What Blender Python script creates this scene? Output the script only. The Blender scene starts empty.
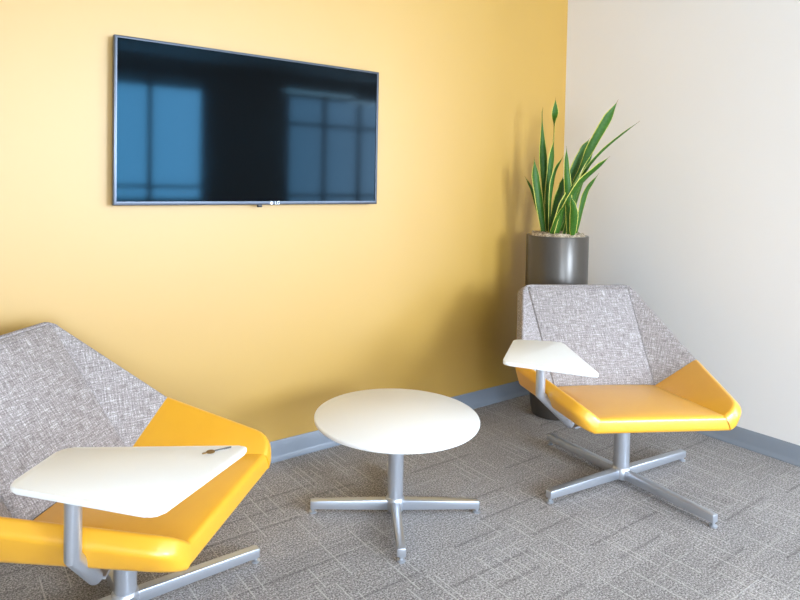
import bpy, bmesh, math, random
from mathutils import Vector, Matrix
random.seed(7)
PI = math.pi
SC = bpy.context.scene
COL = SC.collection

# ------------------------------------------------------------------ camera
def make_camera():
    f, yaw, pitch, roll = 628.56, 0.61914, -0.029242, 0.017625
    px, py = 374.03, 201.33
    loc = Vector((-3.57878, -2.77775, 1.38560))
    fwd = Vector((math.sin(yaw) * math.cos(pitch), math.cos(yaw) * math.cos(pitch), math.sin(pitch)))
    right = Vector((math.cos(yaw), -math.sin(yaw), 0))
    up = right.cross(fwd)
    r2 = right * math.cos(roll) + up * math.sin(roll)
    u2 = up * math.cos(roll) - right * math.sin(roll)
    cam = bpy.data.cameras.new('camera')
    cam.sensor_fit = 'HORIZONTAL'
    cam.sensor_width = 36
    cam.lens = f / 800 * 36
    cam.shift_x = (400 - px) / 800
    cam.shift_y = (py - 300) / 800
    cam.clip_start = 0.05
    o = bpy.data.objects.new('camera', cam)
    COL.objects.link(o)
    m = Matrix((r2, u2, -fwd)).transposed().to_4x4()
    m.translation = loc
    o.matrix_world = m
    SC.camera = o
make_camera()

# ------------------------------------------------------------------ world, lights, exposure
SKY = 2.2
world = bpy.data.worlds.new('sky')
SC.world = world
world.use_nodes = True
wn = world.node_tree
wn.nodes.clear()
wo = wn.nodes.new('ShaderNodeOutputWorld')
wb = wn.nodes.new('ShaderNodeBackground')
wg = wn.nodes.new('ShaderNodeTexCoord')
wx = wn.nodes.new('ShaderNodeSeparateXYZ')
wr = wn.nodes.new('ShaderNodeValToRGB')
wn.links.new(wg.outputs['Generated'], wx.inputs[0])
wn.links.new(wx.outputs['Z'], wr.inputs[0])
wr.color_ramp.elements[0].position = 0.0
wr.color_ramp.elements[0].color = (0.86, 0.93, 1.0, 1)
wr.color_ramp.elements[1].position = 0.6
wr.color_ramp.elements[1].color = (0.55, 0.76, 1.0, 1)
wn.links.new(wr.outputs[0], wb.inputs[0])
wb.inputs[1].default_value = SKY
wn.links.new(wb.outputs[0], wo.inputs[0])

SC.view_settings.view_transform = 'Standard'
SC.view_settings.look = 'None'
SC.view_settings.gamma = 1
SC.view_settings.use_curve_mapping = False
SC.view_settings.exposure = 0.0
SC.cycles.use_denoising = True
SC.cycles.max_bounces = 10
SC.cycles.diffuse_bounces = 6
SC.cycles.transparent_max_bounces = 12
SC.cycles.sample_clamp_indirect = 6

# room: yellow wall on y = 0, grey-white wall on x = 0
YB, XL, XR, ZC = -6.6, -6.0, 5.2, 3.15
# (x0, x1, z0, z1) of the openings in the wall behind the camera
WINDOWS = [(-5.4, -2.9, 0.10, 2.98), (-1.80, -0.08, 0.10, 2.98), (1.25, 4.90, 0.06, 2.98)]
# daylight through each opening: the bright patch of sky seen in it, and its power
W_LIGHT = [((-5.2, -3.1, 0.2, 2.5), 325), ((-1.72, -0.15, 1.1, 2.75), 480), ((1.35, 3.6, 0.5, 2.8), 330)]
for (x0, x1, z0, z1), pw in W_LIGHT:
    l = bpy.data.lights.new('window_daylight', 'AREA')
    l.shape = 'RECTANGLE'
    l.size = x1 - x0
    l.size_y = z1 - z0
    l.energy = pw
    l.color = (0.70, 0.81, 1.0)
    lo = bpy.data.objects.new('window_daylight', l)
    COL.objects.link(lo)
    lo.location = ((x0 + x1) / 2, YB - 0.16, (z0 + z1) / 2)
    lo.rotation_euler = (PI / 2, 0, 0)          # shines along +Y, into the room

CEIL_POWER = 20

# ------------------------------------------------------------------ material helpers
def srgb(r, g, b):
    def c(v):
        v /= 255
        return v / 12.92 if v <= 0.04045 else ((v + 0.055) / 1.055) ** 2.4
    return (c(r), c(g), c(b), 1)

class NT:
    def __init__(self, name):
        self.m = bpy.data.materials.new(name)
        self.m.use_nodes = True
        self.t = self.m.node_tree
        self.p = self.t.nodes['Principled BSDF']
    def n(self, kind, **kw):
        n = self.t.nodes.new(kind)
        for k, v in kw.items():
            setattr(n, k, v)
        return n
    def l(self, a, b):
        self.t.links.new(a, b)
    def val(self, sock, v):
        if hasattr(v, 'bl_idname') or hasattr(v, 'is_linked'):
            self.l(v, sock)
        else:
            sock.default_value = v
    def math(self, op, a, b=None, c=None):
        n = self.n('ShaderNodeMath', operation=op)
        self.val(n.inputs[0], a)
        if b is not None: self.val(n.inputs[1], b)
        if c is not None: self.val(n.inputs[2], c)
        return n.outputs[0]
    def mix(self, fac, a, b):
        n = self.n('ShaderNodeMix', data_type='RGBA')
        self.val(n.inputs[0], fac); self.val(n.inputs[6], a); self.val(n.inputs[7], b)
        return n.outputs[2]
    def noise(self, vec, scale, detail=2, rough=0.5):
        n = self.n('ShaderNodeTexNoise')
        self.l(vec, n.inputs['Vector'])
        n.inputs['Scale'].default_value = scale
        n.inputs['Detail'].default_value = detail
        n.inputs['Roughness'].default_value = rough
        return n.outputs['Fac']
    def mapping(self, vec, scale):
        n = self.n('ShaderNodeMapping')
        self.l(vec, n.inputs[0])
        n.inputs['Scale'].default_value = scale
        return n.outputs[0]
    def ramp(self, fac, stops):
        n = self.n('ShaderNodeValToRGB')
        e = n.color_ramp.elements
        while len(e) < len(stops): e.new(0.5)
        for el, (p, c) in zip(e, stops):
            el.position = p; el.color = c
        self.l(fac, n.inputs[0])
        return n.outputs[0]
    def bump(self, h, strength, dist=0.01):
        n = self.n('ShaderNodeBump')
        n.inputs['Strength'].default_value = strength
        n.inputs['Distance'].default_value = dist
        self.l(h, n.inputs['Height'])
        self.l(n.outputs[0], self.p.inputs['Normal'])
    def tc(self, which='Object'):
        return self.n('ShaderNodeTexCoord').outputs[which]

def paint(name, col, rough, spec=0.5, bumpy=0.06):
    k = NT(name)
    v = k.tc()
    n1 = k.noise(v, 1.3, 3)
    a = tuple(x * 0.975 for x in col[:3]) + (1,)
    k.l(k.mix(n1, a, col), k.p.inputs['Base Color'])
    k.p.inputs['Roughness'].default_value = rough
    k.p.inputs['Specular IOR Level'].default_value = spec
    k.bump(k.noise(v, 260, 2), bumpy, 0.004)
    return k.m

def plain(name, col, rough, metal=0.0, spec=0.5, noise_scale=None, noise_amt=0.06, bump=0.0):
    k = NT(name)
    k.p.inputs['Roughness'].default_value = rough
    k.p.inputs['Metallic'].default_value = metal
    k.p.inputs['Specular IOR Level'].default_value = spec
    sc = noise_scale or 40
    v = k.tc()
    f = k.noise(v, sc, 3)
    a = tuple(x * (1 - noise_amt) for x in col[:3]) + (1,)
    k.l(k.mix(f, a, col), k.p.inputs['Base Color'])
    if bump: k.bump(f, bump, 0.003)
    return k.m

M = {}
M['yellow_paint'] = paint('yellow_paint', srgb(190, 146, 48), 0.5, 1.0)
M['yellow_paint'].node_tree.nodes['Principled BSDF'].inputs['IOR'].default_value = 1.62
M['white_paint'] = paint('warm_white_paint', srgb(236, 232, 227), 0.5, 0.4)
M['room_paint'] = paint('room_paint', srgb(178, 175, 170), 0.6, 0.3)
M['ceiling'] = paint('ceiling_white', srgb(215, 214, 210), 0.8, 0.2)
M['vinyl'] = plain('blue_grey_vinyl', srgb(134, 141, 150), 0.24, 0, 0.5, 30, 0.05)
M['laminate'] = plain('white_laminate', srgb(240, 239, 235), 0.35, 0, 0.4, 8, 0.01)
M['edge_white'] = plain('white_edge_band', srgb(228, 231, 234), 0.3, 0, 0.5, 8, 0.01)
M['steel'] = plain('silver_painted_metal', srgb(198, 202, 209), 0.33, 0.75, 0.6, 300, 0.04)
M['steel_light'] = plain('polished_foot', srgb(224, 226, 230), 0.25, 0.6, 0.5, 200, 0.03)
M['black_plastic'] = plain('black_plastic', srgb(22, 22, 24), 0.4)
M['tv_bezel'] = plain('gunmetal_bezel', srgb(96, 101, 110), 0.34, 0.9, 0.5, 100, 0.04)
M['tv_back'] = plain('television_back', srgb(30, 30, 32), 0.5)
M['logo'] = plain('silver_logo', srgb(235, 238, 242), 0.3, 0.2)
M['planter'] = plain('brown_grey_planter', srgb(86, 80, 73), 0.3, 0.4, 0.5, 60, 0.08)
M['brass'] = plain('worn_brass', srgb(150, 118, 70), 0.4, 0.8)
M['key_steel'] = plain('key_steel', srgb(120, 122, 124), 0.35, 0.9)
M['frame'] = plain('dark_window_frame', srgb(40, 44, 50), 0.4, 0.5)

def glossy_screen():
    k = NT('television_glass')
    k.p.inputs['Base Color'].default_value = (0.004, 0.004, 0.004, 1)
    v = k.tc()
    f = k.noise(v, 3, 2)
    k.l(k.math('MULTIPLY_ADD', f, 0.03, 0.05), k.p.inputs['Roughness'])
    k.p.inputs['IOR'].default_value = 1.52
    k.p.inputs['Specular IOR Level'].default_value = 0.6
    k.p.inputs['Specular Tint'].default_value = (0.026, 0.10, 0.16, 1)     # blue anti-glare coating
    return k.m
M['screen'] = glossy_screen()

def glass():
    k = NT('window_glass')
    k.t.nodes.remove(k.p)
    o = k.t.nodes['Material Output']
    tr = k.n('ShaderNodeBsdfTransparent'); gl = k.n('ShaderNodeBsdfGlossy'); mx = k.n('ShaderNodeMixShader')
    gl.inputs['Roughness'].default_value = 0.02
    tr.inputs[0].default_value = (0.95, 0.97, 0.97, 1)
    mx.inputs[0].default_value = 0.06
    k.l(tr.outputs[0], mx.inputs[1]); k.l(gl.outputs[0], mx.inputs[2]); k.l(mx.outputs[0], o.inputs[0])
    return k.m
M['glass'] = glass()

def leather():
    k = NT('golden_yellow_leather')
    v = k.tc()
    n = k.noise(v, 7, 3)
    k.l(k.mix(n, srgb(228, 163, 34), srgb(236, 173, 44)), k.p.inputs['Base Color'])
    k.p.inputs['Roughness'].default_value = 0.32
    k.p.inputs['Specular IOR Level'].default_value = 0.6
    k.p.inputs['Coat Weight'].default_value = 0.5
    k.p.inputs['Coat Roughness'].default_value = 0.3
    vo = k.n('ShaderNodeTexVoronoi'); vo.inputs['Scale'].default_value = 420
    k.l(v, vo.inputs['Vector'])
    k.bump(vo.outputs['Distance'], 0.10, 0.002)
    return k.m
M['leather'] = leather()

def tweed():
    k = NT('grey_tweed')
    uv = k.tc('UV')
    a = k.noise(k.mapping(uv, (20, 190, 1)), 1, 2, 0.6)      # weft: streaks along u
    b = k.noise(k.mapping(uv, (190, 20, 1)), 1, 2, 0.6)      # warp: streaks along v
    c = k.noise(k.mapping(uv, (220, 220, 1)), 1, 1, 0.5)
    s = k.math('ADD', k.math('ADD', a, b), c)
    s = k.math('MULTIPLY', s, 1 / 3)
    col = k.ramp(s, [(0.32, srgb(92, 84, 82)), (0.45, srgb(138, 130, 127)), (0.54, srgb(162, 154, 151)), (0.65, srgb(216, 210, 208))])
    k.l(col, k.p.inputs['Base Color'])
    k.p.inputs['Roughness'].default_value = 0.95
    k.p.inputs['Specular IOR Level'].default_value = 0.1
    k.bump(s, 0.5, 0.004)
    return k.m
M['tweed'] = tweed()

def carpet():
    k = NT('grey_carpet_tile')
    v = k.tc()
    sp = k.n('ShaderNodeSeparateXYZ'); k.l(v, sp.inputs[0])
    x, y = sp.outputs[0], sp.outputs[1]
    def wn(*s):
        cb = k.n('ShaderNodeCombineXYZ')
        for i, q in enumerate(s): k.val(cb.inputs[i], q)
        w = k.n('ShaderNodeTexWhiteNoise', noise_dimensions='3D')
        k.l(cb.outputs[0], w.inputs['Vector'])
        return w.outputs['Value']
    def streaks(u, w, pitch, length, thr, thin, seed):
        # thin light yarn lines that run along w, at random u, with random start and stop
        iu = k.math('FLOOR', k.math('DIVIDE', u, pitch))
        fu = k.math('FRACT', k.math('DIVIDE', u, pitch))
        off = wn(iu, seed, 0.0)
        q = k.math('ADD', k.math('DIVIDE', w, length), off)
        iw = k.math('FLOOR', q); fw = k.math('FRACT', q)
        r = wn(iu, iw, seed)
        on = k.math('GREATER_THAN', r, thr)
        pos = k.math('MULTIPLY_ADD', wn(iu, iw, seed + 3.0), 0.6, 0.2)
        d = k.math('ABSOLUTE', k.math('SUBTRACT', fu, pos))
        line = k.math('SUBTRACT', 1.0, k.math('SMOOTH_MIN', k.math('DIVIDE', d, thin), 1.0, 0.3))
        line = k.math('MAXIMUM', line, 0.0)
        lenr = k.math('MULTIPLY_ADD', wn(iu, iw, seed + 7.0), 0.55, 0.4)
        seg = k.math('LESS_THAN', fw, lenr)
        return k.math('MULTIPLY', k.math('MULTIPLY', line, on), seg)
    ty = k.math('FLOOR', k.math('DIVIDE', y, 0.25))
    tx = k.math('FLOOR', k.math('ADD', k.math('DIVIDE', x, 0.5), k.math('MULTIPLY', wn(ty, 9.0, 1.0), 0.5)))
    plank = wn(tx, ty, 5.0)
    sy = streaks(x, y, 0.036, 0.25, 0.55, 0.10, 1.0)
    sx = streaks(y, x, 0.080, 0.34, 0.66, 0.045, 2.0)
    dk = streaks(y, x, 0.125, 0.50, 0.45, 0.085, 4.0)
    n1 = k.noise(v, 150, 3, 0.85)
    n2 = k.noise(k.mapping(v, (70, 8, 1)), 1, 3)
    n2b = k.noise(k.mapping(v, (6, 45, 1)), 1, 3)
    n3 = k.noise(v, 2.2, 2)
    base = k.ramp(n1, [(0.34, srgb(84, 80, 79)), (0.5, srgb(152, 147, 144)), (0.66, srgb(222, 217, 213))])
    pm = k.math('MULTIPLY_ADD', plank, 0.14, 0.91)
    pm = k.math('MULTIPLY', pm, k.math('MULTIPLY_ADD', n2, 0.30, 0.85))
    pm = k.math('MULTIPLY', pm, k.math('MULTIPLY_ADD', n2b, 0.30, 0.85))
    pm = k.math('MULTIPLY', pm, k.math('MULTIPLY_ADD', n3, 0.14, 0.93))
    hsv = k.n('ShaderNodeHueSaturation'); k.l(base, hsv.inputs['Color']); k.l(pm, hsv.inputs['Value'])
    c1 = k.mix(k.math('MULTIPLY', dk, 0.42), hsv.outputs[0], srgb(84, 81, 80))
    lt = k.math('MAXIMUM', k.math('MULTIPLY', sy, 0.68), k.math('MULTIPLY', sx, 0.42))
    c2 = k.mix(lt, c1, srgb(212, 207, 201))
    k.l(c2, k.p.inputs['Base Color'])
    k.p.inputs['Roughness'].default_value = 1.0
    k.p.inputs['Specular IOR Level'].default_value = 0.05
    h = k.math('ADD', n1, k.math('MULTIPLY', k.math('ADD', sy, sx), 0.3))
    k.bump(h, 0.7, 0.006)
    return k.m
M['carpet'] = carpet()

def leaf_mat():
    k = NT('variegated_leaf')
    uv = k.tc('UV')
    sp = k.n('ShaderNodeSeparateXYZ'); k.l(uv, sp.inputs[0])
    e = k.math('ABSOLUTE', k.math('SUBTRACT', sp.outputs[0], 0.5))       # 0 centre, 0.5 margin
    w = k.noise(k.mapping(uv, (3, 60, 1)), 1, 2)
    g = k.mix(w, srgb(24, 66, 12), srgb(72, 118, 28))
    edge = k.math('GREATER_THAN', k.math('ADD', e, k.math('MULTIPLY', w, 0.06)), 0.46)
    c = k.mix(edge, g, srgb(206, 200, 96))
    tip = k.math('GREATER_THAN', sp.outputs[1], 0.975)
    c = k.mix(tip, c, srgb(150, 112, 60))
    k.l(c, k.p.inputs['Base Color'])
    k.p.inputs['Roughness'].default_value = 0.48
    k.p.inputs['Specular IOR Level'].default_value = 0.28
    return k.m
M['leaf'] = leaf_mat()

def mulch_mat():
    k = NT('pale_moss_mulch')
    v = k.tc()
    n = k.noise(v, 70, 3, 0.7)
    k.l(k.ramp(n, [(0.3, srgb(92, 76, 58)), (0.5, srgb(178, 160, 134)), (0.7, srgb(226, 212, 188))]), k.p.inputs['Base Color'])
    k.p.inputs['Roughness'].default_value = 1
    k.bump(n, 0.8, 0.01)
    return k.m
M['mulch'] = mulch_mat()

def emis(name, col, s):
    k = NT(name)
    k.p.inputs['Base Color'].default_value = (0.9, 0.9, 0.9, 1)
    k.p.inputs['Emission Color'].default_value = col
    k.p.inputs['Emission Strength'].default_value = s
    return k.m
M['lamp'] = emis('lit_diffuser', (1, 0.97, 0.92, 1), 5.0)

# ------------------------------------------------------------------ mesh helpers
def obj(name, bm, mat, parent=None, smooth=None):
    me = bpy.data.meshes.new(name)
    bmesh.ops.recalc_face_normals(bm, faces=bm.faces[:])
    bm.to_mesh(me)
    bm.free()
    for m in (mat if isinstance(mat, (list, tuple)) else [mat]):
        me.materials.append(M[m])
    if smooth is not None:
        for p in me.polygons: p.use_smooth = True
        me.set_sharp_from_angle(angle=math.radians(smooth))
    o = bpy.data.objects.new(name, me)
    COL.objects.link(o)
    if parent: o.parent = parent
    return o

def thing(name, label, cat, loc=(0, 0, 0), rz=0, group=None):
    o = bpy.data.objects.new(name, None)
    COL.objects.link(o)
    o.empty_display_size = 0.1
    o.location = loc
    o.rotation_euler = (0, 0, rz)
    o['label'] = label
    o['category'] = cat
    if group: o['group'] = group
    return o

def tag(o, label, cat, group=None):
    o['label'] = label; o['category'] = cat
    if group: o['group'] = group
    return o

def struct(name, bm, mat, label=None, cat=None, smooth=None, parent=None):
    o = obj(name, bm, mat, parent, smooth)
    if parent is None:
        o['kind'] = 'structure'
        if label: o['label'] = label
        if cat: o['category'] = cat
    return o

def box(bm, x0, x1, y0, y1, z0, z1, bev=0.0, seg=2, mat=0):
    vs = [bm.verts.new((x, y, z)) for z in (z0, z1) for y in (y0, y1) for x in (x0, x1)]
    F = [(0, 2, 3, 1), (4, 5, 7, 6), (0, 1, 5, 4), (2, 6, 7, 3), (0, 4, 6, 2), (1, 3, 7, 5)]
    fs = [bm.faces.new([vs[i] for i in f]) for f in F]
    for f in fs: f.material_index = mat
    if bev:
        es = list({e for f in fs for e in f.edges})
        bmesh.ops.bevel(bm, geom=es, offset=bev, segments=seg, profile=0.5, affect='EDGES', clamp_overlap=True)
    return vs

def lathe(bm, prof, n=48, c=(0, 0), cap=True):
    rings = []
    for r, z in prof:
        rings.append([bm.verts.new((c[0] + r * math.cos(2 * PI * i / n), c[1] + r * math.sin(2 * PI * i / n), z)) for i in range(n)])
    for a, b in zip(rings, rings[1:]):
        for i in range(n):
            bm.faces.new((a[i], a[(i + 1) % n], b[(i + 1) % n], b[i]))
    if cap:
        bm.faces.new(rings[0][::-1]); bm.faces.new(rings[-1])
    return rings

def tube(bm, pts, r, n=20, caps=True):
    pts = [Vector(p) for p in pts]
    rings = []
    for i, p in enumerate(pts):
        if i == 0: d = (pts[1] - p).normalized(); pl = d
        elif i == len(pts) - 1: d = (p - pts[-2]).normalized(); pl = d
        else:
            d = (p - pts[i - 1]).normalized()
            pl = (d + (pts[i + 1] - p).normalized()).normalized()
        rings.append((p, d, pl))
    out = []
    ref = Vector((0.3, 1, 0.1)).normalized()
    for p, d, pl in rings:
        a = (ref - d * ref.dot(d)).normalized(); b = d.cross(a)
        ring = []
        for k in range(n):
            t = 2 * PI * k / n
            q = a * math.cos(t) * r + b * math.sin(t) * r
            q = q - d * (q.dot(pl) / d.dot(pl))          # slide along the tube onto the mitre plane
            ring.append(bm.verts.new(p + q))
        out.append(ring)
    for A, B in zip(out, out[1:]):
        for k in range(n):
            bm.faces.new((A[k], A[(k + 1) % n], B[(k + 1) % n], B[k]))
    if caps:
        bm.faces.new(out[0][::-1]); bm.faces.new(out[-1])

def face_uv(bm, faces=None):
    """planar metric UVs: u runs level within each face's plane, v runs up the slope"""
    uv = bm.loops.layers.uv.verify()
    for f in (faces or bm.faces):
        n = f.normal
        u = Vector((0, 0, 1)).cross(n)
        u = u.normalized() if u.length > 1e-3 else Vector((1, 0, 0))
        v = n.cross(u)
        for lp in f.loops:
            lp[uv].uv = (lp.vert.co.dot(u), lp.vert.co.dot(v))

# ------------------------------------------------------------------ room shell
def room():
    bm = bmesh.new(); box(bm, XL, XR, YB, 0.0, -0.05, 0.0)
    struct('floor', bm, 'carpet', 'grey carpet tile floor with fine light streaks', 'floor')
    bm = bmesh.new(); box(bm, XL, XR, YB, 0.1, ZC, ZC + 0.05)
    struct('ceiling', bm, 'ceiling', 'white ceiling', 'ceiling')
    bm = bmesh.new(); box(bm, XL, 0.0, 0.0, 0.1, -0.05, ZC)
    struct('wall_back', bm, 'yellow_paint', 'golden yellow painted wall behind the television', 'wall')
    bm = bmesh.new(); box(bm, 0.0, 0.12, -2.1, 0.1, -0.05, ZC)
    struct('wall_right', bm, 'white_paint', 'off-white painted wall on the right', 'wall')
    bm = bmesh.new(); box(bm, 0.12, XR, -0.9, -0.8, -0.05, ZC)
    struct('wall_hall', bm, 'room_paint', 'far wall of the hall beyond the right wall', 'wall')
    bm = bmesh.new(); box(bm, XR, XR + 0.1, YB, -0.8, -0.05, ZC)
    struct('wall_far_right', bm, 'room_paint', 'end wall of the hall', 'wall')
    bm = bmesh.new(); box(bm, XL - 0.1, XL, YB, 0.1, -0.05, ZC)
    struct('wall_left', bm, 'room_paint', 'plain wall on the left', 'wall')
    # wall behind the camera: piers, a sill strip and a head strip around the three openings
    bm = bmesh.new()
    xs = XL
    for x0, x1, z0, z1 in WINDOWS:
        box(bm, xs, x0, YB - 0.12, YB, -0.05, ZC)
        box(bm, x0, x1, YB - 0.12, YB, -0.05, z0)
        box(bm, x0, x1, YB - 0.12, YB, z1, ZC)
        xs = x1
    box(bm, xs, XR, YB - 0.12, YB, -0.05, ZC)
    struct('wall_front', bm, 'room_paint', 'window wall behind the camera', 'wall')
    for i, (x0, x1, z0, z1) in enumerate(WINDOWS):
        bm = bmesh.new()
        f = 0.06
        ya, yb = YB - 0.09, YB - 0.03
        box(bm, x0, x1, ya, yb, z0, z0 + f); box(bm, x0, x1, ya, yb, z1 - f, z1)
        n = (3, 2, 5)[i]
        for k in range(n + 1):
            xc = x0 + f / 2 + (x1 - x0 - f) * k / n
            box(bm, xc - f / 2, xc + f / 2, ya, yb, z0 + f, z1 - f)
        for zz in ((1.0, 2.1), (1.28,), (1.15, 2.35))[i]:
            box(bm, x0 + f, x1 - f, ya + 0.01, yb - 0.01, zz - 0.025, zz + 0.025)
        w = struct('window_%d' % (i + 1), bm, 'frame', 'dark framed window behind the camera', 'window')
        g = bmesh.new(); box(g, x0 + f, x1 - f, YB - 0.064, YB - 0.058, z0 + f, z1 - f)
        struct('pane', g, 'glass', parent=w)
    # ceiling lights behind the camera
    for i, (x, y) in enumerate(((-2.7, -3.9), (-4.4, -5.4), (1.3, -5.6), (2.75, -6.05), (2.6, -3.8))):
        t = thing('ceiling_light', 'suspended linear ceiling light behind the camera', 'light', (x, y, 2.75), 0, 'ceiling lights')
        bm = bmesh.new()
        for a in ((-0.62, 0.62, -0.17, -0.15), (-0.62, 0.62, 0.15, 0.17), (-0.62, -0.6, -0.15, 0.15), (0.6, 0.62, -0.15, 0.15)):
            box(bm, a[0], a[1], a[2], a[3], -0.03, 0.0)
        obj('frame', bm, 'edge_white', t)
        for sx in (-0.45, 0.46):
            bm = bmesh.new(); lathe(bm, [(0.006, -0.005), (0.006, ZC - 2.75)], 12, (sx, 0))
            obj('rod', bm, 'steel', t)
        bm = bmesh.new(); box(bm, -0.6, 0.6, -0.15, 0.15, -0.02, 0.0)
        obj('diffuser', bm, 'lamp', t)
        l = bpy.data.lights.new('ceiling_lamp', 'AREA'); l.shape = 'RECTANGLE'; l.size = 1.2; l.size_y = 0.3
        l.energy = CEIL_POWER; l.color = (0.95, 0.97, 1.0)
        lo = bpy.data.objects.new('ceiling_lamp', l); COL.objects.link(lo); lo.location = (x, y, 2.75 - 0.035)
    # cove baseboards: flat board with a small toe at the carpet
    def cove(along, a0, a1, name, label):
        prof = [(0, 0), (0.016, 0), (0.016, 0.006), (0.008, 0.018), (0.005, 0.03), (0.005, 0.098), (0.003, 0.1016), (0, 0.1016)]
        bm = bmesh.new()
        ends = []
        for a in (a0, a1):
            ends.append([bm.verts.new((a, -d, z) if along == 'x' else (-d, a, z)) for d, z in prof])
        n = len(prof)
        for k in range(n):
            bm.faces.new((ends[0][k], ends[0][(k + 1) % n], ends[1][(k + 1) % n], ends[1][k]))
        bm.faces.new(ends[0]); bm.faces.new(ends[1][::-1])
        struct(name, bm, 'vinyl', label, 'baseboard', 30)
    cove('x', XL, 0.0, 'baseboard_back', 'blue-grey vinyl baseboard along the yellow wall')
    cove('y', -2.1, -0.017, 'baseboard_right', 'grey vinyl baseboard along the off-white wall')
room()

# ------------------------------------------------------------------ television
def television():
    x0, x1, z0, z1 = -2.954, -1.617, 1.2732, 1.9741
    cx, cz = (x0 + x1) / 2, (z0 + z1) / 2
    t = thing('television', 'wide black flat-screen television mounted on the yellow wall', 'television', (cx, 0, cz))
    w, h = (x1 - x0) / 2, (z1 - z0) / 2
    yf, yk = -0.053, -0.012
    bm = bmesh.new()
    fr = 0.013
    # bezel: four mitred bars
    o = [(-w, -h), (w, -h), (w, h), (-w, h)]
    b = [0.013, 0.010, 0.009, 0.013]
    ii = [(-w + fr, -h + 0.016), (w - fr, -h + 0.016), (w - fr, h - 0.010), (-w + fr, h - 0.010)]
    vo = [bm.verts.new((p[0], yf, p[1])) for p in o]; vi = [bm.verts.new((p[0], yf, p[1])) for p in ii]
    vob = [bm.verts.new((p[0], yf + 0.022, p[1])) for p in o]; vib = [bm.verts.new((p[0], yf + 0.010, p[1])) for p in ii]
    for k in range(4):
        j = (k + 1) % 4
        bm.faces.new((vo[k], vo[j], vi[j], vi[k]))
        bm.faces.new((vo[j], vo[k], vob[k], vob[j]))
        bm.faces.new((vi[k], vi[j], vib[j], vib[k]))
        bm.faces.new((vob[k], vib[k], vib[j], vob[j]))
    es = [e for e in bm.edges if all(v in vo for v in e.verts)] + [e for e in bm.edges if {v in vo for v in e.verts} == {True, False} and any(v in vob for v in e.verts)]
    bmesh.ops.bevel(bm, geom=es, offset=0.0035, segments=3, profile=0.5, affect='EDGES')
    obj('bezel', bm, 'tv_bezel', t, 40)
    bm = bmesh.new(); box(bm, -w + 0.010, w - 0.010, yf + 0.004, yf + 0.016, -h + 0.012, h - 0.008)
    obj('screen', bm, 'screen', t)
    bm = bmesh.new(); box(bm, -w + 0.003, w - 0.003, yf + 0.017, yk - 0.012, -h + 0.003, h - 0.003, 0.006)
    box(bm, -0.3, 0.3, yk - 0.013, -0.001, -0.2, 0.2, 0.004)
    obj('back_housing', bm, 'tv_back', t, 40)
    # sensor nub under the lower edge, brand mark on the lower bezel
    sx = -0.010
    bm = bmesh.new(); box(bm, sx - 0.010, sx + 0.012, yf + 0.002, yf + 0.02, -h - 0.012, -h + 0.002, 0.003)
    s = obj('sensor', bm, 'black_plastic', t, 40)
    cu = bpy.data.curves.new('logo', 'FONT'); cu.body = 'LG'; cu.size = 0.022; cu.extrude = 0.0008; cu.align_x = 'CENTER'; cu.align_y = 'CENTER'
    lo = bpy.data.objects.new('logo_tmp', cu); COL.objects.link(lo)
    dg = bpy.context.evaluated_depsgraph_get(); dg.update()
    me = bpy.data.meshes.new_from_object(lo.evaluated_get(dg))
    bpy.data.objects.remove(lo)
    me.materials.clear(); me.materials.append(M['logo'])
    g = bpy.data.objects.new('logo', me); COL.objects.link(g); g.parent = t
    g.location = (sx + 0.088, yf - 0.0012, -h + 0.008); g.rotation_euler = (PI / 2, 0, 0)
    bm = bmesh.new(); lathe(bm, [(0.0075, 0), (0.0075, 0.0015)], 24)
    e = obj('emblem', bm, 'logo', t); e.location = (sx + 0.058, yf, -h + 0.008); e.rotation_euler = (PI / 2, 0, 0)
television()

# ------------------------------------------------------------------ bases shared by table and chairs
def star_legs(parent, foot_r, ang, col_r, h=0.060, off=(0, 0)):
    """four aluminium beams on a hub, each with a levelling glide"""
    bm = bmesh.new()
    lathe(bm, [(col_r + 0.004, 0.016), (col_r + 0.006, 0.022), (col_r + 0.006, h + 0.004), (col_r + 0.001, h + 0.010)], 40)
    hb = obj('hub', bm, 'steel', parent, 40)
    hb.location = (off[0], off[1], 0)
    for k in range(4):
        a = ang + k * PI / 2
        bm = bmesh.new()
        L = foot_r + 0.010
        x0 = col_r * 0.6
        w0, w1 = 0.019, 0.0165
        pts = []
        for x, w, zb, zt in ((x0, w0, h - 0.042, h), (foot_r - 0.022, w1, h - 0.040, h - 0.005), (foot_r - 0.020, w1, 0.020, h - 0.005), (L, w1, 0.020, h - 0.006)):
            pts.append([bm.verts.new((x, s * w, z)) for s, z in ((-1, zb), (1, zb), (1, zt), (-1, zt))])
        for A, B in zip(pts, pts[1:]):
            for i in range(4):
                bm.faces.new((A[i], A[(i + 1) % 4], B[(i + 1) % 4], B[i]))
        bm.faces.new(pts[0][::-1]); bm.faces.new(pts[-1])
        bmesh.ops.recalc_face_normals(bm, faces=bm.faces[:])
        es = [e for e in bm.edges if e.calc_face_angle(0) > 0.5]
        bmesh.ops.bevel(bm, geom=es, offset=0.004, segments=2, profile=0.5, affect='EDGES', clamp_overlap=True)
        lg = obj('leg', bm, 'steel', parent, 35)
        lg.rotation_euler = (0, 0, a)
        lg.location = (off[0], off[1], 0)
        bm = bmesh.new()
        lathe(bm, [(0.014, 0.0), (0.016, 0.003), (0.016, 0.007), (0.007, 0.010), (0.007, 0.021)], 24, (foot_r, 0))
        obj('foot_glide', bm, 'steel', lg, 40)

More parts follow.
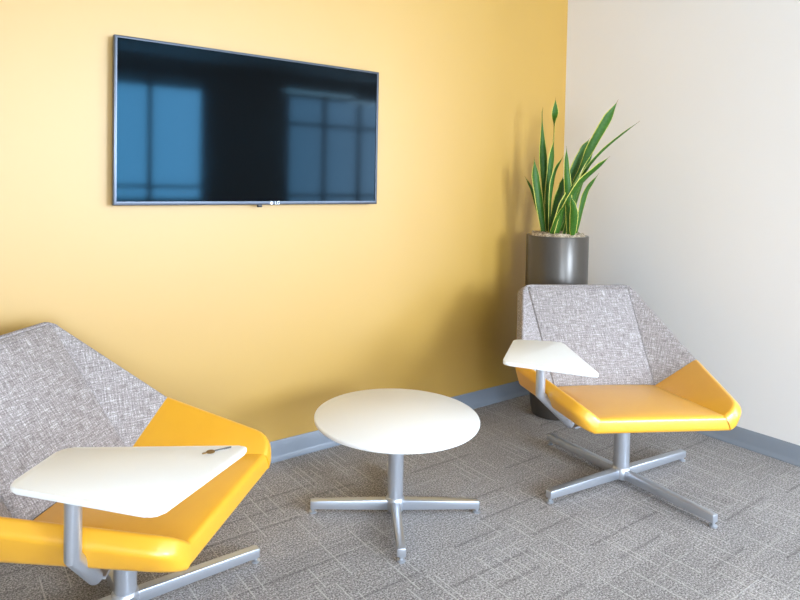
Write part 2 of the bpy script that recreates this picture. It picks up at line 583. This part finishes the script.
# ------------------------------------------------------------------ round table
def round_table():
    t = thing('round_side_table', 'low round white table on a four-legged metal base between the chairs', 'table', (-1.97398, -0.71700, 0))
    bm = bmesh.new()
    R_, H = 0.3455, 0.414
    lathe(bm, [(R_ - 0.010, H - 0.020), (R_ - 0.003, H - 0.017), (R_, H - 0.011), (R_, H - 0.005), (R_ - 0.0015, H - 0.0015), (R_ - 0.004, H)], 128)
    obj('tabletop', bm, 'laminate', t, 40)
    bm = bmesh.new(); lathe(bm, [(0.11, H - 0.028), (0.12, H - 0.026), (0.12, H - 0.0198)], 40)
    obj('mounting_plate', bm, 'steel', t, 40)
    bm = bmesh.new(); lathe(bm, [(0.0325, 0.05), (0.0325, H - 0.024)], 48)
    obj('column', bm, 'steel', t, 40)
    star_legs(t, 0.3453, -0.58413, 0.0325)
round_table()

# ------------------------------------------------------------------ lounge chairs
def bez(a, c, b, n):
    return [a * (1 - t) ** 2 + c * 2 * t * (1 - t) + b * t * t for t in [i / n for i in range(n + 1)]]

V3 = Vector
T = V3((0.303, -0.527, 0.846)); S = V3((0.447, -0.122, 0.538)); Fp = V3((0.333, 0.349, 0.475))
C = V3((0.273, 0.345, 0.429)); B = V3((0.264, -0.172, 0.392)); G = V3((0.297, 0.352, 0.366))
So = V3((0.468, -0.150, 0.475)); Sm = V3((0.478, -0.130, 0.508)); Fm = V3((0.372, 0.352, 0.440)); Gm = V3((0.290, 0.354, 0.394))
Sb = V3((0.446, -0.145, 0.413)); Fb = V3((0.345, 0.350, 0.385)); To = V3((0.325, -0.572, 0.811)); Bo = V3((0.299, -0.212, 0.337))

def mir(p, s): return V3((p.x * s, p.y, p.z))

def make_armrest(s, parent):
    def loop(a, b, f, c):
        return [a, b] + bez(f + (b - f).normalized() * 0.075, f, c, 6)
    pts = [loop(B, S, Fp, C), loop(Bo, Sm, Fm, Gm)[1:], loop(Bo, Sb, Fb, G)]
    bm = bmesh.new()
    vi, vm, vb = [[bm.verts.new(mir(p, s)) for p in l] for l in pts]
    vm = [None] + vm
    bm.faces.new(vi); bm.faces.new(vb[::-1])
    n = len(vi)
    for k in range(1, n - 1):
        bm.faces.new((vi[k], vi[k + 1], vm[k + 1], vm[k]))
        bm.faces.new((vm[k], vm[k + 1], vb[k + 1], vb[k]))
    bm.faces.new((vi[0], vi[1], vm[1], vb[1], vb[0]))
    bm.faces.new((vi[n - 1], vi[0], vb[0], vb[n - 1], vm[n - 1]))
    bmesh.ops.recalc_face_normals(bm, faces=bm.faces[:])
    es = [bm.edges.get((v[k], v[k + 1])) for v in (vi, vm, vb) for k in range(1, n - 1)]
    bmesh.ops.bevel(bm, geom=es, offset=0.013, segments=4, profile=0.5, affect='EDGES', clamp_overlap=True)
    bmesh.ops.recalc_face_normals(bm, faces=bm.faces[:])
    bmesh.ops.triangulate(bm, faces=[f for f in bm.faces if len(f.verts) > 4])
    return obj('armrest', bm, 'leather', parent, 40)

def make_seat(parent):
    bm = bmesh.new()
    nx, ny = 14, 12
    g = []
    for j in range(ny + 1):
        v = j / ny
        row = []
        for i in range(nx + 1):
            u = i / nx
            p = B.lerp(C, v)
            x = p.x * (2 * u - 1)
            dome = 0.016 * (max(0.0, math.sin(PI * u)) ** 0.5) * (max(0.0, math.sin(PI * min(1, v * 0.93 + 0.07))) ** 0.6)
            row.append(bm.verts.new((x, p.y, p.z + dome)))
        g.append(row)
    for j in range(ny):
        for i in range(nx):
            bm.faces.new((g[j][i], g[j][i + 1], g[j + 1][i + 1], g[j + 1][i]))
    fb = [bm.verts.new((G.x * (2 * i / nx - 1), G.y, G.z)) for i in range(nx + 1)]
    bb = [bm.verts.new((Bo.x * (2 * i / nx - 1), Bo.y + 0.03, Bo.z)) for i in range(nx + 1)]
    for i in range(nx):
        bm.faces.new((g[ny][i], g[ny][i + 1], fb[i + 1], fb[i]))
        bm.faces.new((fb[i], fb[i + 1], bb[i + 1], bb[i]))
        bm.faces.new((bb[i], bb[i + 1], g[0][i + 1], g[0][i]))
    for i in (0, nx):
        bm.faces.new([g[j][i] for j in range(ny + 1)] + [fb[i], bb[i]])
    bmesh.ops.recalc_face_normals(bm, faces=bm.faces[:])
    es = []
    for i in range(nx):
        es.append(bm.edges.get((g[ny][i], g[ny][i + 1]))); es.append(bm.edges.get((fb[i], fb[i + 1])))
    bmesh.ops.bevel(bm, geom=es, offset=0.016, segments=5, profile=0.5, affect='EDGES', clamp_overlap=True)
    bmesh.ops.triangulate(bm, faces=[f for f in bm.faces if len(f.verts) > 4])
    return obj('seat', bm, 'leather', parent, 50)

def make_backrest(parent):
    bm = bmesh.new()
    def corner(t, tt, s_):
        """rounded top corner: from the wing edge to the top edge"""
        a = t + (s_ - t).normalized() * 0.045
        b = t + (tt - t).normalized() * 0.045
        return bez(a, t, b, 6)
    def side(p, q, s):
        return mir(p, s)
    def loop(Tp, Sp, Bp):
        R = corner(Tp, mir(Tp, -1), Sp)            # right side: wing edge ... top edge
        L = [mir(p, -1) for p in R][::-1]          # left side: top edge ... wing edge
        return R, L, Sp, mir(Sp, -1), Bp, mir(Bp, -1)
    def mk(args):
        R, L, s1, s2, b1, b2 = args
        return [bm.verts.new(p) for p in R], [bm.verts.new(p) for p in L], bm.verts.new(s1), bm.verts.new(s2), bm.verts.new(b1), bm.verts.new(b2)
    Ri, Li, Si, Si2, Bi, Bi2 = mk(loop(T, S, B))
    Rq, Lq, Sq, Sq2, Bq, Bq2 = mk(loop(To, So, Bo))
    m = 3
    cen = bm.faces.new([Bi2, Bi] + Ri[m:] + Li[:m + 1])
    w1 = bm.faces.new([Bi, Si] + Ri[:m + 1]); w2 = bm.faces.new([Si2, Bi2] + Li[m:])
    bm.faces.new([Bq, Bq2] + Lq[:m + 1][::-1] + Rq[m:][::-1])
    bm.faces.new(([Bq, Sq] + Rq[:m + 1])[::-1]); bm.faces.new(([Sq2, Bq2] + Lq[m:])[::-1])
    ri = [Bi, Si] + Ri + Li + [Si2, Bi2]
    rq = [Bq, Sq] + Rq + Lq + [Sq2, Bq2]
    n = len(ri)
    for k in range(n):
        j = (k + 1) % n
        bm.faces.new((ri[k], ri[j], rq[j], rq[k]))
    bmesh.ops.recalc_face_normals(bm, faces=bm.faces[:])
    es = []
    for k in range(1, n - 2):
        for lp in (ri, rq):
            es.append(bm.edges.get((lp[k], lp[k + 1])))
    keep = cen
    cn = cen.normal.copy()
    # slightly padded centre panel, its edge sunk in a seam
    bmesh.ops.bevel(bm, geom=[e for e in es if e], offset=0.014, segments=4, profile=0.5, affect='EDGES', clamp_overlap=True)
    bmesh.ops.recalc_face_normals(bm, faces=bm.faces[:])
    big = sorted([f for f in bm.faces if f.normal.dot(V3((0, 0.788, 0.616))) > 0.99], key=lambda f: -f.calc_area())[0]
    r = bmesh.ops.inset_region(bm, faces=[big], thickness=0.004, depth=-0.004)
    r = bmesh.ops.inset_region(bm, faces=[big], thickness=0.006, depth=0.007)
    r = bmesh.ops.inset_region(bm, faces=[big], thickness=0.020, depth=0.005)
    bmesh.ops.triangulate(bm, faces=[f for f in bm.faces if len(f.verts) > 4])
    bm.normal_update()
    face_uv(bm)
    return obj('backrest', bm, 'tweed', parent, 32)

def make_chair(label, loc, rz, star, tab, off=(0, 0), slide=(0, 0)):
    t = thing('lounge_chair', label, 'chair', loc, rz, 'swivel lounge chairs')
    shell = [make_seat(t), make_backrest(t)] + [make_armrest(s, t) for s in (1, -1)]
    for o in shell: o.location = (0.012, 0.012, 0.004)
    # swivel plate and column
    bm = bmesh.new(); box(bm, -0.15, 0.15, -0.15, 0.15, 0.306, 0.352, 0.006)
    obj('swivel_plate', bm, 'black_plastic', t, 40)
    bm = bmesh.new(); lathe(bm, [(0.0355, 0.05), (0.0355, 0.312)], 48)
    cl = obj('column', bm, 'steel', t, 40)
    cl.location = (off[0], off[1], 0)
    star_legs(t, 0.457, star - rz, 0.0355, off=off)
    # tablet arm: upright tube, mitred bend, slope inward to a flat bracket under the seat
    px, py = 0.459, 0.137
    bm = bmesh.new()
    tube(bm, [(px, py, 0.655), (px, py, 0.464), (0.291, 0.080, 0.304)], 0.0205, 24)
    arm = obj('tablet_arm', bm, 'steel', t, 40)
    bm = bmesh.new()
    a, b = V3((0.285, 0.078, 0.300)), V3((0.0, 0.0, 0.310))
    d = (b - a).normalized(); q = d.cross(V3((0, 0, 1))).normalized() * 0.026
    z = V3((0, 0, 0.008))
    vs = [bm.verts.new(p) for p in (a - q, b - q, b + q, a + q, a - q - z, b - q - z, b + q - z, a + q - z)]
    for f in ((0, 1, 2, 3), (7, 6, 5, 4), (0, 4, 5, 1), (1, 5, 6, 2), (2, 6, 7, 3), (3, 7, 4, 0)):
        bm.faces.new([vs[i] for i in f])
    obj('arm_bracket', bm, 'steel', t)
    # tablet: white trapezoid with rounded corners, pivoting on the arm
    H = 0.6776
    quad = [V3((0.1340, -0.0750, 0)), V3((-0.0834, -0.1093, 0)), V3((-0.2530, 0.3620, 0)), V3((0.1306, 0.3314, 0))]
    rot = Matrix.Rotation(tab, 3, 'Z')
    quad = [rot @ (p * 0.975) - V3((0.006 + slide[0], 0.011 + slide[1], 0)) for p in quad]
    pl = []
    for k in range(4):
        p, a, b = quad[k], quad[k - 1], quad[(k + 1) % 4]
        r_ = 0.03
        pl += bez(p + (a - p).normalized() * r_, p, p + (b - p).normalized() * r_, 6)
    bm = bmesh.new()
    lo = [bm.verts.new((p.x + px, p.y + py, H - 0.014)) for p in pl]; up = [bm.verts.new((p.x + px, p.y + py, H)) for p in pl]
    n = len(pl)
    bm.faces.new(lo[::-1]); bm.faces.new(up)
    for k in range(n):
        bm.faces.new((lo[k], lo[(k + 1) % n], up[(k + 1) % n], up[k]))
    es = [bm.edges.get((v[k], v[(k + 1) % n])) for v in (lo, up) for k in range(n)]
    bmesh.ops.bevel(bm, geom=es, offset=0.004, segments=3, profile=0.5, affect='EDGES', clamp_overlap=True)
    obj('tablet', bm, 'laminate', t, 40)
    bm = bmesh.new(); lathe(bm, [(0.03, H - 0.026), (0.034, H - 0.024), (0.034, H - 0.0135)], 32, (px, py))
    obj('tablet_pivot', bm, 'steel', t, 40)
    return t

make_chair('grey tweed and yellow lounge chair in front of the tall planter', (-0.9021, -1.07595, 0), 2.62827, -0.10988, -0.4527)
make_chair('grey tweed and yellow lounge chair with a key on its tablet', (-3.0532, -0.7257, 0), -2.38102, 0.01994, -0.0852, (0.0024, -0.0120), (0.014, 0.003))

# ------------------------------------------------------------------ key on the left tablet
def key():
    t = thing('key', 'small brass key lying on the white tablet of a lounge chair', 'key', (-2.966, -1.2214, 0.6776), 0.0)
    bm = bmesh.new()
    rr = lathe(bm, [(0.0105, 0.0002), (0.0115, 0.0012), (0.0105, 0.0026)], 24, (-0.012, 0))
    obj('bow', bm, 'brass', t, 40)
    bm = bmesh.new(); box(bm, -0.003, 0.045, -0.0022, 0.0022, 0.0003, 0.0024, 0.0005)
    for k in range(4): box(bm, 0.024 + k * 0.005, 0.027 + k * 0.005, -0.0045, -0.002, 0.0005, 0.0022)
    obj('blade', bm, 'key_steel', t)
    bm = bmesh.new(); box(bm, -0.034, -0.022, -0.003, 0.003, 0.0003, 0.0022, 0.0005)
    obj('tab', bm, 'brass', t)
key()

# ------------------------------------------------------------------ planter with snake plant
LEAVES = [
  ([(-0.099, 0.063, 1.132), (-0.12, 0.078, 1.3), (-0.139, 0.092, 1.433), (-0.153, 0.1, 1.559)], 0.0562),
  ([(-0.034, 0.093, 1.128), (-0.038, 0.104, 1.33), (-0.044, 0.118, 1.545), (-0.05, 0.132, 1.802), (-0.045, 0.131, 1.87)], 0.0508),
  ([(-0.054, 0.07, 1.124), (-0.054, 0.07, 1.361), (-0.04, 0.051, 1.604), (-0.037, 0.048, 1.719), (-0.036, 0.046, 1.827), (-0.036, 0.046, 1.921)], 0.0504),
  ([(-0.099, 0.014, 1.123), (-0.106, 0.004, 1.332), (-0.104, -0.019, 1.469), (-0.083, -0.064, 1.569)], 0.0372),
  ([(-0.063, -0.098, 1.124), (-0.082, -0.104, 1.306), (-0.105, -0.104, 1.492), (-0.123, -0.111, 1.618)], 0.0429),
  ([(0.033, 0.072, 1.134), (0.069, 0.039, 1.332), (0.117, -0.008, 1.517), (0.144, -0.028, 1.61), (0.174, -0.054, 1.684)], 0.0706),
  ([(-0.052, 0.018, 1.121), (-0.032, -0.013, 1.255), (0.025, -0.091, 1.472), (0.065, -0.147, 1.626), (0.111, -0.212, 1.777), (0.145, -0.26, 1.895)], 0.0626),
  ([(-0.053, -0.062, 1.127), (-0.034, -0.099, 1.294), (-0.003, -0.153, 1.471), (0.043, -0.225, 1.587), (0.101, -0.312, 1.684), (0.154, -0.394, 1.762)], 0.0309),
  ([(-0.093, -0.043, 1.121), (-0.074, -0.088, 1.276), (-0.039, -0.154, 1.406), (0.003, -0.229, 1.494), (0.035, -0.29, 1.562)], 0.0676),
  ([(0.036, -0.08, 1.132), (0.049, -0.101, 1.264), (0.062, -0.124, 1.366), (0.099, -0.176, 1.465)], 0.0376),
  ([(0.045, -0.009, 1.133), (0.077, -0.043, 1.334), (0.114, -0.081, 1.51), (0.142, -0.11, 1.619)], 0.0508),
  ([(-0.018, 0.122, 1.125), (-0.031, 0.154, 1.217), (-0.051, 0.196, 1.359), (-0.073, 0.24, 1.446)], 0.0256),
  ([(-0.052, 0.034, 1.132), (-0.039, 0.012, 1.272), (-0.025, -0.011, 1.375), (-0.025, -0.016, 1.447)], 0.0753),
  ([(-0.096, -0.024, 1.12), (-0.085, -0.062, 1.234), (-0.077, -0.096, 1.323), (-0.07, -0.13, 1.411)], 0.074),
  ([(-0.065, -0.128, 1.126), (-0.09, -0.15, 1.238), (-0.127, -0.154, 1.331)], 0.0488),
  ([(-0.13, -0.028, 1.122), (-0.14, -0.079, 1.213), (-0.145, -0.133, 1.29)], 0.0243),
  ([(0.086, 0.053, 1.134), (0.118, 0.039, 1.332), (0.15, 0.024, 1.475), (0.177, 0.017, 1.563)], 0.0776),
]
# relative width along each leaf (base ... tip)
WPROF = {0: [.5, .6, .95, .9, 0], 1: [.4, .45, .7, 1, .12, .03], 2: [.5, .5, .7, 1, .22, .8, 0], 6: [.3, .25, .2, .3, .85, 1, 0],
         7: [.5, .6, .9, .8, .6, .4, 0]}
TWIST = {8: [35, 25, 40, 30, 20], 4: [10, -15, 20], 12: [30, 35, 25], 2: [0, 0, 10, 20, 80, 95, 170, 180], 5: [60, 40, 20, 30, 10], 10: [30, 20, 30, 40], 3: [50, 50, 30, 20], 13: [10, 20, 10]}

def catmull(pts, n):
    P = [pts[0] * 2 - pts[1]] + pts + [pts[-1] * 2 - pts[-2]]
    out = []
    segs = len(pts) - 1
    for k in range(n + 1):
        t = k / n * segs
        i = min(int(t), segs - 1); f = t - i
        a, b, c, d = P[i:i + 4]
        out.append(0.5 * ((2 * b) + (c - a) * f + (2 * a - 5 * b + 4 * c - d) * f * f + (3 * b - a - 3 * c + d) * f ** 3))
    return out

def interp(lst, t):
    x = t * (len(lst) - 1); i = min(int(x), len(lst) - 2); f = x - i
    f = f * f * (3 - 2 * f)
    return lst[i] * (1 - f) + lst[i + 1] * f

def plant():
    t = thing('potted_snake_plant', 'tall snake plant in a dark grey-brown floor planter in the corner', 'plant', (-0.470, -0.332, 0))
    bm = bmesh.new()
    R_ = 0.182
    prof = [(0.118, 0.0), (0.126, 0.004), (0.134, 0.05), (0.147, 0.14), (0.160, 0.26), (0.171, 0.42), (0.178, 0.58), (R_, 0.76), (R_, 1.085), (R_ - 0.003, 1.09),
            (R_ - 0.016, 1.09), (R_ - 0.018, 1.085), (R_ - 0.018, 1.0)]
    lathe(bm, prof, 72)
    obj('pot', bm, 'planter', t, 40)
    # mulch mound
    bm = bmesh.new()
    n = 56
    rings = []
    for j in range(15):
        r = (R_ - 0.019) * (1 - j / 14.5)
        rings.append([bm.verts.new((r * math.cos(2 * PI * i / n), r * math.sin(2 * PI * i / n),
                      1.088 + 0.012 * (j > 0) + random.uniform(-0.006, 0.012) * (j > 0))) for i in range(n)])
    for a, b in zip(rings, rings[1:]):
        for i in range(n):
            bm.faces.new((a[i], a[(i + 1) % n], b[(i + 1) % n], b[i]))
    bm.faces.new(rings[-1])
    o = obj('mulch', bm, 'mulch', t, 80); o['kind'] = 'stuff'
    side0 = V3((0.814, -0.58, 0))
    for idx, (pts, wid) in enumerate(LEAVES):
        P = [V3(p) + V3((0.023, -0.016, 0)) for p in pts]
        P.insert(0, P[0] + (P[0] - P[1]).normalized() * 0.05)
        N = 40
        cl = catmull(P, N)
        prof = WPROF.get(idx, [.5, .62, .85, 1, .7, 0])
        tw = TWIST.get(idx, [random.uniform(-30, 30), random.uniform(-18, 18), random.uniform(-20, 20)])
        bm = bmesh.new(); uv = bm.loops.layers.uv.verify()
        rows = []
        us = [-1, -0.82, -0.4, 0, 0.4, 0.82, 1, 0.82, 0.4, 0, -0.4, -0.82]
        for k, p in enumerate(cl):
            tt = k / N
            d = (cl[min(k + 1, N)] - cl[max(k - 1, 0)]).normalized()
            s = (side0 - d * side0.dot(d)).normalized()
            s = Matrix.Rotation(math.radians(interp(tw, tt)), 3, d) @ s
            nn = d.cross(s)
            w = max(0.0008, wid * 0.5 * interp(prof, tt))
            th = min(0.0022, w * 0.4)
            row = []
            for q, u in enumerate(us):
                front = q < 7
                fold = 0.22 * w * (u * u)
                off = (th if front else -th) * (1 - u * u) ** 0.5 if abs(u) < 1 else 0
                row.append((bm.verts.new(p + s * (u * w) + nn * (fold + off)), (u + 1) / 2, tt))
            rows.append(row)
        m = len(us)
        def face(vs):
            f = bm.faces.new([v[0] for v in vs])
            for lp, v in zip(f.loops, vs): lp[uv].uv = (v[1], v[2])
        for a, b in zip(rows, rows[1:]):
            for i in range(m):
                j = (i + 1) % m
                face((a[i], a[j], b[j], b[i]))
        face(rows[0][::-1]); face(rows[-1])
        obj('leaf', bm, 'leaf', t, 60)
plant()
